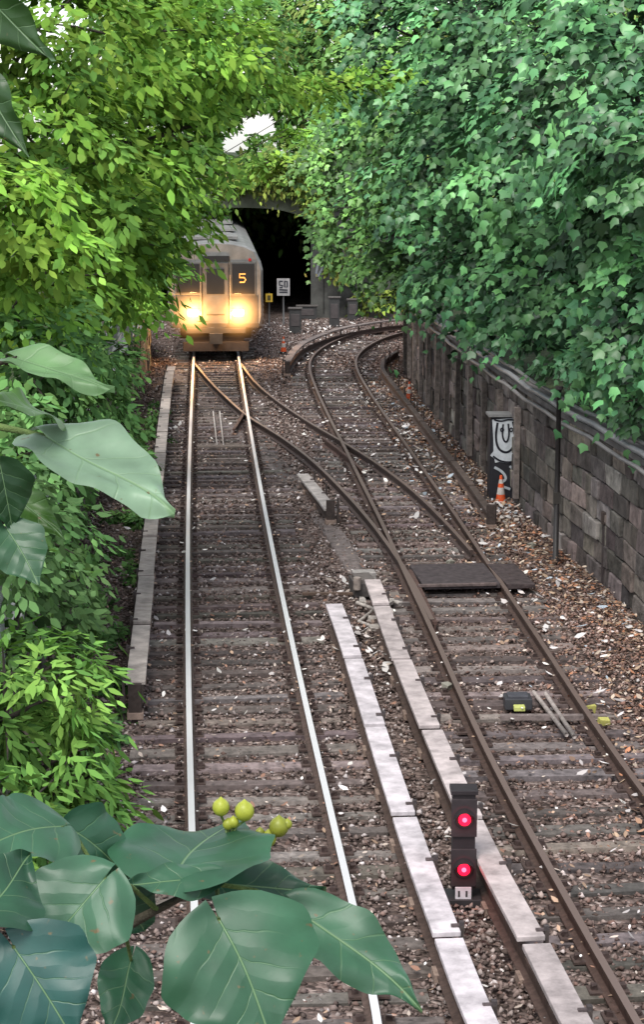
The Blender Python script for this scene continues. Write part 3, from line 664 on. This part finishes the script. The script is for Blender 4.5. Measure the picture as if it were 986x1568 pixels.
tree('locust_tree',(-9,52,2.8),[B(270,200,52,1.9),B(180,400,50,1.4),B(330,60,54,2.2),B(165,500,52,.8),B(270,320,56,1.1),B(170,540,46,.55),B(225,400,60,.7)],.22,**dict(kl,pal=palS))
ks=dict(R=.34,lpt=28,lsize=.15,tpl=OVAL,pal=palS,mat=M['leafL'])
def shrub(name,blobs,**kw):
    c=blobs[0][0].copy(); g=c.copy(); g[2]=-.2
    return tree(name,g,blobs,.05,**kw)
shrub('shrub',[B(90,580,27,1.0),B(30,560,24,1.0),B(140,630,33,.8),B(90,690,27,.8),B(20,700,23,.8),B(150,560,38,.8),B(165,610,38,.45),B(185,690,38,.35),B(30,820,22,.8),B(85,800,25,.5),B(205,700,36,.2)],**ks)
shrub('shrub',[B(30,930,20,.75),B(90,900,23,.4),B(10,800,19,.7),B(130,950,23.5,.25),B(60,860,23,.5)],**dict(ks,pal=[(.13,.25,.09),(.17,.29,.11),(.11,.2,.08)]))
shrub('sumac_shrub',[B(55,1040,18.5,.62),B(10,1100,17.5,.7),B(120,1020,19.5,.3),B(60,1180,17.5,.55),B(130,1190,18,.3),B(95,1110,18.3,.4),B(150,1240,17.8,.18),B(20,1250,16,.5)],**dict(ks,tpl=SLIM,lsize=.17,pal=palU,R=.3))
wb=[]
for k in range(75):
    Y=random.uniform(17.5,52); x0=np.interp(Y,lw[:,1],lw[:,0]); wb.append((np.array([x0+random.uniform(.2,1.3),Y,-.12]),random.uniform(.06,.22)))
foliage(wb,R=.14,lpt=14,lsize=.11,tpl=OVAL,pal=palS,mat=M['leafL'],parent=None,name='weeds',cover=2)
iv=[]
for u in range(335,505,11): iv.append((W(u,264+random.uniform(-12,14),78.3),(random.uniform(.4,.8),.35,random.uniform(.3,.6))))
for (u,v,r) in [(488,300,.6),(492,335,.55),(478,312,.3),(515,405,.35),(545,385,.6),(560,455,.4),(600,460,.6)]: iv.append((W(u,v,78.2),(r,.3,r)))
foliage(iv,R=.45,lpt=26,lsize=.24,tpl=OVAL,pal=[(.14,.22,.05),(.2,.28,.05),(.09,.17,.04),(.24,.25,.06)],mat=M['leafD'],parent=None,name='ivy',cover=1.4,gap=False)
# woodland beyond the tunnel
e=empty('distant_woodland'); bl=[]
for k in range(30):
    u=random.uniform(180,1050); v=random.uniform(-90,300); Y=random.uniform(88,112); bl.append(B(u,v,Y,random.uniform(2.2,3.6)))
for u in range(240,1050,80):
    bl.append(B(u,-10,106,3.4)); bl.append(B(u+40,110,102,3.2)); bl.append(B(u,215,96,2.6)); bl.append(B(u,285,90,1.8) if u>470 or u<330 else B(u,248,92,1.3))
n=MB()
for c,r in bl[::6]:
    if c[0]>0 or c[0]<-9: n.tube([(c[0],c[1]+3,4.5),(c[0]+.3,c[1]+3,c[2]),(c[0],c[1]+3,c[2]+r)],[.25,.18,.06],(.05,.045,.04))
n.build('trunks',[M['bark']],e)
foliage(bl,R=.9,lpt=28,lsize=.40,tpl=OVAL,pal=[(.10,.23,.06),(.13,.27,.065),(.19,.32,.075),(.08,.18,.06),(.25,.28,.08)],mat=M['leafD'],parent=e,cover=1.15)
# ---------------------------------------------------------------- catalpa in the foreground
def mat_catalpa():
    m,t,b=newmat('catalpa_leaf'); N=t.nodes;L=t.links
    uv=N.new('ShaderNodeUVMap'); sp=N.new('ShaderNodeSeparateXYZ'); L.new(uv.outputs[0],sp.inputs[0])
    tc=N.new('ShaderNodeTexCoord')
    def mth(op,a,b2=None,c=None):
        x=N.new('ShaderNodeMath'); x.operation=op
        for i,q in enumerate((a,b2,c)):
            if q is None: continue
            if isinstance(q,(int,float)): x.inputs[i].default_value=q
            else: L.new(q,x.inputs[i])
        return x.outputs[0]
    def sst(a,lo,hi):
        r=N.new('ShaderNodeMapRange'); r.interpolation_type='SMOOTHSTEP'; r.inputs[1].default_value=lo; r.inputs[2].default_value=hi; r.inputs[3].default_value=1; r.inputs[4].default_value=0; L.new(a,r.inputs[0]); return r.outputs[0]
    n2=N.new('ShaderNodeTexNoise'); n2.inputs['Scale'].default_value=3; L.new(uv.outputs[0],n2.inputs['Vector'])
    av=mth('ABSOLUTE',sp.outputs[0]); mid=sst(av,.002,.012)
    ph=mth('SUBTRACT',sp.outputs[1],mth('MULTIPLY',mth('POWER',av,.8),.6)); ph=mth('ADD',ph,mth('MULTIPLY',n2.outputs['Fac'],.14))
    fr=mth('FRACT',mth('MULTIPLY',ph,4.0)); ln=sst(mth('ABSOLUTE',mth('SUBTRACT',fr,.5)),.005,.04)
    fade=sst(av,.12,.42)
    vein=mth('MAXIMUM',mth('MULTIPLY',mid,.8),mth('MULTIPLY',mth('MULTIPLY',ln,fade),.32))
    # leaf blade slightly darker between the side veins
    trough=mth('MULTIPLY',mth('ABSOLUTE',mth('SUBTRACT',fr,.5)),1.0)
    a=N.new('ShaderNodeAttribute'); a.attribute_name='Col'
    n=N.new('ShaderNodeTexNoise'); n.inputs['Scale'].default_value=11; n.inputs['Detail'].default_value=5; L.new(tc.outputs['Object'],n.inputs['Vector'])
    mr=N.new('ShaderNodeMapRange'); mr.inputs[1].default_value=.3;mr.inputs[2].default_value=.7;mr.inputs[3].default_value=.65;mr.inputs[4].default_value=1.3; L.new(n.outputs['Fac'],mr.inputs[0])
    sc2=N.new('ShaderNodeVectorMath'); sc2.operation='SCALE'; L.new(a.outputs['Color'],sc2.inputs[0]); L.new(mr.outputs[0],sc2.inputs['Scale'])
    mx=N.new('ShaderNodeMix'); mx.data_type='RGBA'; L.new(vein,mx.inputs[0]); L.new(sc2.outputs[0],mx.inputs[6]); mx.inputs[7].default_value=(.14,.24,.11,1)
    n3=N.new('ShaderNodeTexNoise'); n3.inputs['Scale'].default_value=60; n3.inputs['Detail'].default_value=2; L.new(tc.outputs['Object'],n3.inputs['Vector'])
    sp3=N.new('ShaderNodeMapRange'); sp3.inputs[1].default_value=.70; sp3.inputs[2].default_value=.76; L.new(n3.outputs['Fac'],sp3.inputs[0])
    mx2=N.new('ShaderNodeMix'); mx2.data_type='RGBA'; L.new(sp3.outputs[0],mx2.inputs[0]); L.new(mx.outputs[2],mx2.inputs[6]); mx2.inputs[7].default_value=(.12,.09,.04,1)
    L.new(mx2.outputs[2],b.inputs['Base Color']); b.inputs['Roughness'].default_value=.42; b.inputs['Specular IOR Level'].default_value=.42
    ad=mth('ADD',mth('ADD',mth('MULTIPLY',vein,1.0),mth('MULTIPLY',n.outputs['Fac'],.8)),mth('MULTIPLY',trough,-1.2))
    bp=N.new('ShaderNodeBump'); bp.invert=True; bp.inputs['Strength'].default_value=.5; bp.inputs['Distance'].default_value=.003; L.new(ad,bp.inputs['Height']); L.new(bp.outputs[0],b.inputs['Normal'])
    tr_=N.new('ShaderNodeBsdfTranslucent'); L.new(mx2.outputs[2],tr_.inputs[0]); ms=N.new('ShaderNodeMixShader'); ms.inputs[0].default_value=.2
    L.new(b.outputs[0],ms.inputs[1]);L.new(tr_.outputs[0],ms.inputs[2]);L.new(ms.outputs[0],N['Material Output'].inputs[0]); return m
M['cat']=mat_catalpa()
cat=empty('catalpa_tree')
def bigleaf(name,b,t,hint,wf,col,fold=.12,droop=.15,wave=.045,seed=0):
    b,t=W(*b),W(*t); L=np.linalg.norm(t-b); y=(t-b)/L; h=np.array(hint,float); z=h-(h@y)*y; z/=np.linalg.norm(z); x=np.cross(y,z)
    sp=np.array([0,.02,.06,.12,.2,.3,.4,.5,.6,.7,.8,.88,.94,1.0]); wp=np.array([.02,.19,.32,.42,.49,.52,.50,.45,.37,.27,.16,.08,.035,.0])
    S=np.concatenate([[0,.015,.03,.06,.1],np.linspace(.14,1,26)]); Cn=np.linspace(-1,1,21); V=[];UV=[]
    rs_=np.random.default_rng(seed+5); a1,a2,a3=rs_.random(3)*6; tw_=rs_.normal(0,.2); bend=rs_.normal(0,.05)
    for s in S:
        wd=np.interp(s,sp,wp)*wf*(1+.03*math.sin(9*s+a3))
        for c in Cn:
            edge=1+.03*math.sin(23*s+a2+2*np.sign(c))
            cxo=bend*math.sin(3*s+a1)*s; lx=c*wd*edge+cxo; ly=s-.17*(1-s)**8*abs(c)**.8*min(1,abs(c)*2.5)
            lz=fold*abs(lx)*1.0-droop*(s-.2)**2-.5*fold*(lx/.4)**2*.6+wave*math.sin(7*s+a1+3*c)*abs(c)+wave*.7*math.sin(15*s+a2)*abs(c)**2+tw_*lx*s+.006*math.cos(4*2*math.pi*(s-.6*abs(lx)))*abs(c)
            V.append(b+L*(lx*x+ly*y+lz*z)); UV.append((lx-cxo,s))
    k=len(Cn);F=[]
    for i in range(len(S)-1):
        for j in range(k-1): F.append([i*k+j,i*k+j+1,(i+1)*k+j+1,(i+1)*k+j])
    F=np.array(F); o=mesh_np(name,V,F,M['cat'],np.tile(col,(len(V),1)),cat,True)
    ul=o.data.uv_layers.new(name='UVMap'); uvs=np.array(UV,dtype=np.float32)[F.ravel()]; ul.data.foreach_set('uv',uvs.ravel())
G1=(.028,.095,.048);G2=(.022,.078,.04);G3=(.04,.115,.062)
LV=[((335,1408,2.2),(432,1600,2.12),(.05,-.9,.55),1.18,G1,.16,.12),
((462,1398,2.4),(648,1542,2.3),(.1,-.6,.8),.5,G3,.2,.1),
((322,1352,2.45),(500,1362,2.45),(0,-.5,.75),.6,G2,.15,.1),
((270,1338,2.3),(345,1236,2.5),(-.2,-.7,.7),1.0,G1,.15,.1),
((255,1335,2.38),(183,1290,2.45),(0,-.7,.7),.9,G3,.15,.1),
((325,1345,2.3),(180,1352,2.25),(0,-.6,.8),.42,G3,.15,.08),
((160,1345,2.15),(50,1470,2.1),(-.1,-.8,.6),1.1,G3,.18,.1),
((95,1265,2.3),(-40,1285,2.2),(0,-.6,.8),.85,G3,.15,.1),
((110,1270,2.35),(215,1345,2.4),(0,-.7,.7),.8,G2,.15,.1),
((185,1370,2.3),(225,1430,2.35),(0,-.7,.7),.9,G2,.1,.1),
((20,1450,2.0),(120,1600,1.95),(0,-.8,.6),1.1,(.015,.075,.062),.15,.1),
((200,1470,2.4),(160,1590,2.3),(0,-.8,.6),.6,G1,.1,.1),
((-30,1400,2.0),(60,1310,2.1),(0,-.8,.6),.9,G2,.1,.1),
((70,668,2.6),(252,784,2.45),(.22,-.35,.9),.60,(.15,.235,.15),.3,.12),  # pale sheen put into this leaf's colour
((25,548,2.7),(172,598,2.6),(.0,-.35,.9),.38,(.12,.23,.09),.2,.05),
((82,640,2.6),(-20,600,2.5),(0,-.5,.8),.55,(.05,.12,.02),.15,.1),
((0,715,2.5),(20,815,2.5),(.3,-.8,.2),.9,(.016,.06,.018),.1,.1),
((10,745,2.6),(92,828,2.55),(.1,-.6,.5),.45,(.05,.13,.02),.2,.1),
((10,810,2.5),(62,895,2.45),(.2,-.7,.6),.8,(.035,.095,.045),.2,.1),
((-35,-20,2.4),(74,92,2.35),(.3,-.75,-.6),.5,(.02,.06,.012),.1,.1),  # this leaf and the next: backlit darkness put into the colour
((-30,120,2.4),(38,238,2.35),(.3,-.75,-.6),.45,(.02,.06,.012),.1,.1)]
for i,(b,t,h,wf,c,fo,dr) in enumerate(LV): bigleaf('leaf_%d'%(i+1),b,t,h,wf,c,fo,dr,seed=i)
n=MB(); BK=(.06,.052,.036); GS=(.10,.15,.045)
def tw(pts,r,c): n.tube([W(*p) for p in pts],r,c,n=8)
tw([(-1500,1500,2.9),(-300,1520,2.4),(0,1498,2.25),(90,1466,2.25),(185,1422,2.28),(240,1393,2.32),(300,1362,2.38),(330,1345,2.4)],[.035,.015,.009,.008,.007,.0055,.004,.003],BK)
tw([(-1500,700,3.2),(-300,640,2.8),(-20,560,2.75),(25,548,2.7)],[.03,.012,.006,.003],BK); tw([(-300,640,2.8),(-20,650,2.65),(72,668,2.62)],[.012,.006,.003],GS)
tw([(-1500,100,3.0),(-300,60,2.6),(-35,-20,2.42)],[.03,.012,.004],BK); tw([(-300,60,2.6),(-30,120,2.42)],[.01,.004],BK); tw([(-300,700,2.8),(0,715,2.52),(10,745,2.6)],[.012,.005,.003],BK); tw([(-200,760,2.7),(10,810,2.52)],[.01,.003],BK)
tw([(330,1345,2.4),(345,1290,2.42),(352,1262,2.43)],[.004,.003,.002],GS); tw([(335,1330,2.4),(375,1300,2.42),(408,1280,2.43)],[.003,.003,.002],GS)
for a,b in [((330,1350,2.4),(335,1408,2.2)),((320,1352,2.4),(462,1398,2.4)),((300,1362,2.38),(270,1338,2.3)),((240,1393,2.32),(160,1345,2.15)),((185,1422,2.28),(200,1470,2.4)),((90,1466,2.25),(95,1265,2.3)),((185,1422,2.28),(110,1270,2.35)),((185,1422,2.28),(185,1370,2.3)),((330,1345,2.4),(325,1345,2.3)),((300,1362,2.38),(255,1335,2.38)),((0,1498,2.25),(20,1450,2.0)),((0,1498,2.25),(-30,1400,2.0))]:
    m=tuple((np.array(a)+np.array(b))/2+np.array([0,-12,0])); tw([a,m,b],[.0035,.0028,.0022],GS)
tk=W(-1500,1500,2.9); n.tube([(tk[0]-.1,tk[1],-.3),(tk[0],tk[1]+.05,3),(tk[0],tk[1],tk[2]),(tk[0]+.05,tk[1]+.1,tk[2]+3)],[.2,.15,.12,.07],(.1,.085,.07),n=12)
n.build('trunk_and_twigs',[M['bark']],cat)
n=MB(); FC=(.28,.31,.035)
for (u,v,r) in [(338,1236,14),(374,1242,16),(357,1259,9),(427,1266,16),(411,1284,13),(385,1288,14),(349,1262,9),(440,1262,8),(398,1275,8)]:
    c=W(u,v,2.42); rr=r/3000*2.42; V=[];F=[];nu,nv=12,9
    for i in range(nv+1):
        a=math.pi*i/nv
        for j in range(nu):
            b=2*math.pi*j/nu; V.append((c[0]+rr*math.sin(a)*math.cos(b),c[1]+rr*math.sin(a)*math.sin(b),c[2]+rr*(1.05*math.cos(a)+(.25 if i==0 else 0))))
    for i in range(nv):
        for j in range(nu): F.append((i*nu+j,(i+1)*nu+j,(i+1)*nu+(j+1)%nu,i*nu+(j+1)%nu))
    k=random.uniform(.55,1.1); n.add(V,F,[x*k for x in FC],0,True)
    e0=W(350 if u<395 else 400,1290,2.42); n.tube([c-np.array([0,0,rr]),(c+e0)/2,e0],.0018,GS,n=5)
n.build('seed_buds',[mat_attr('bud_skin',.4,nscale=60,namt=.25,bump=.2,bdist=.002)],cat)
print('LEAVES',LC[0],'train',f0)
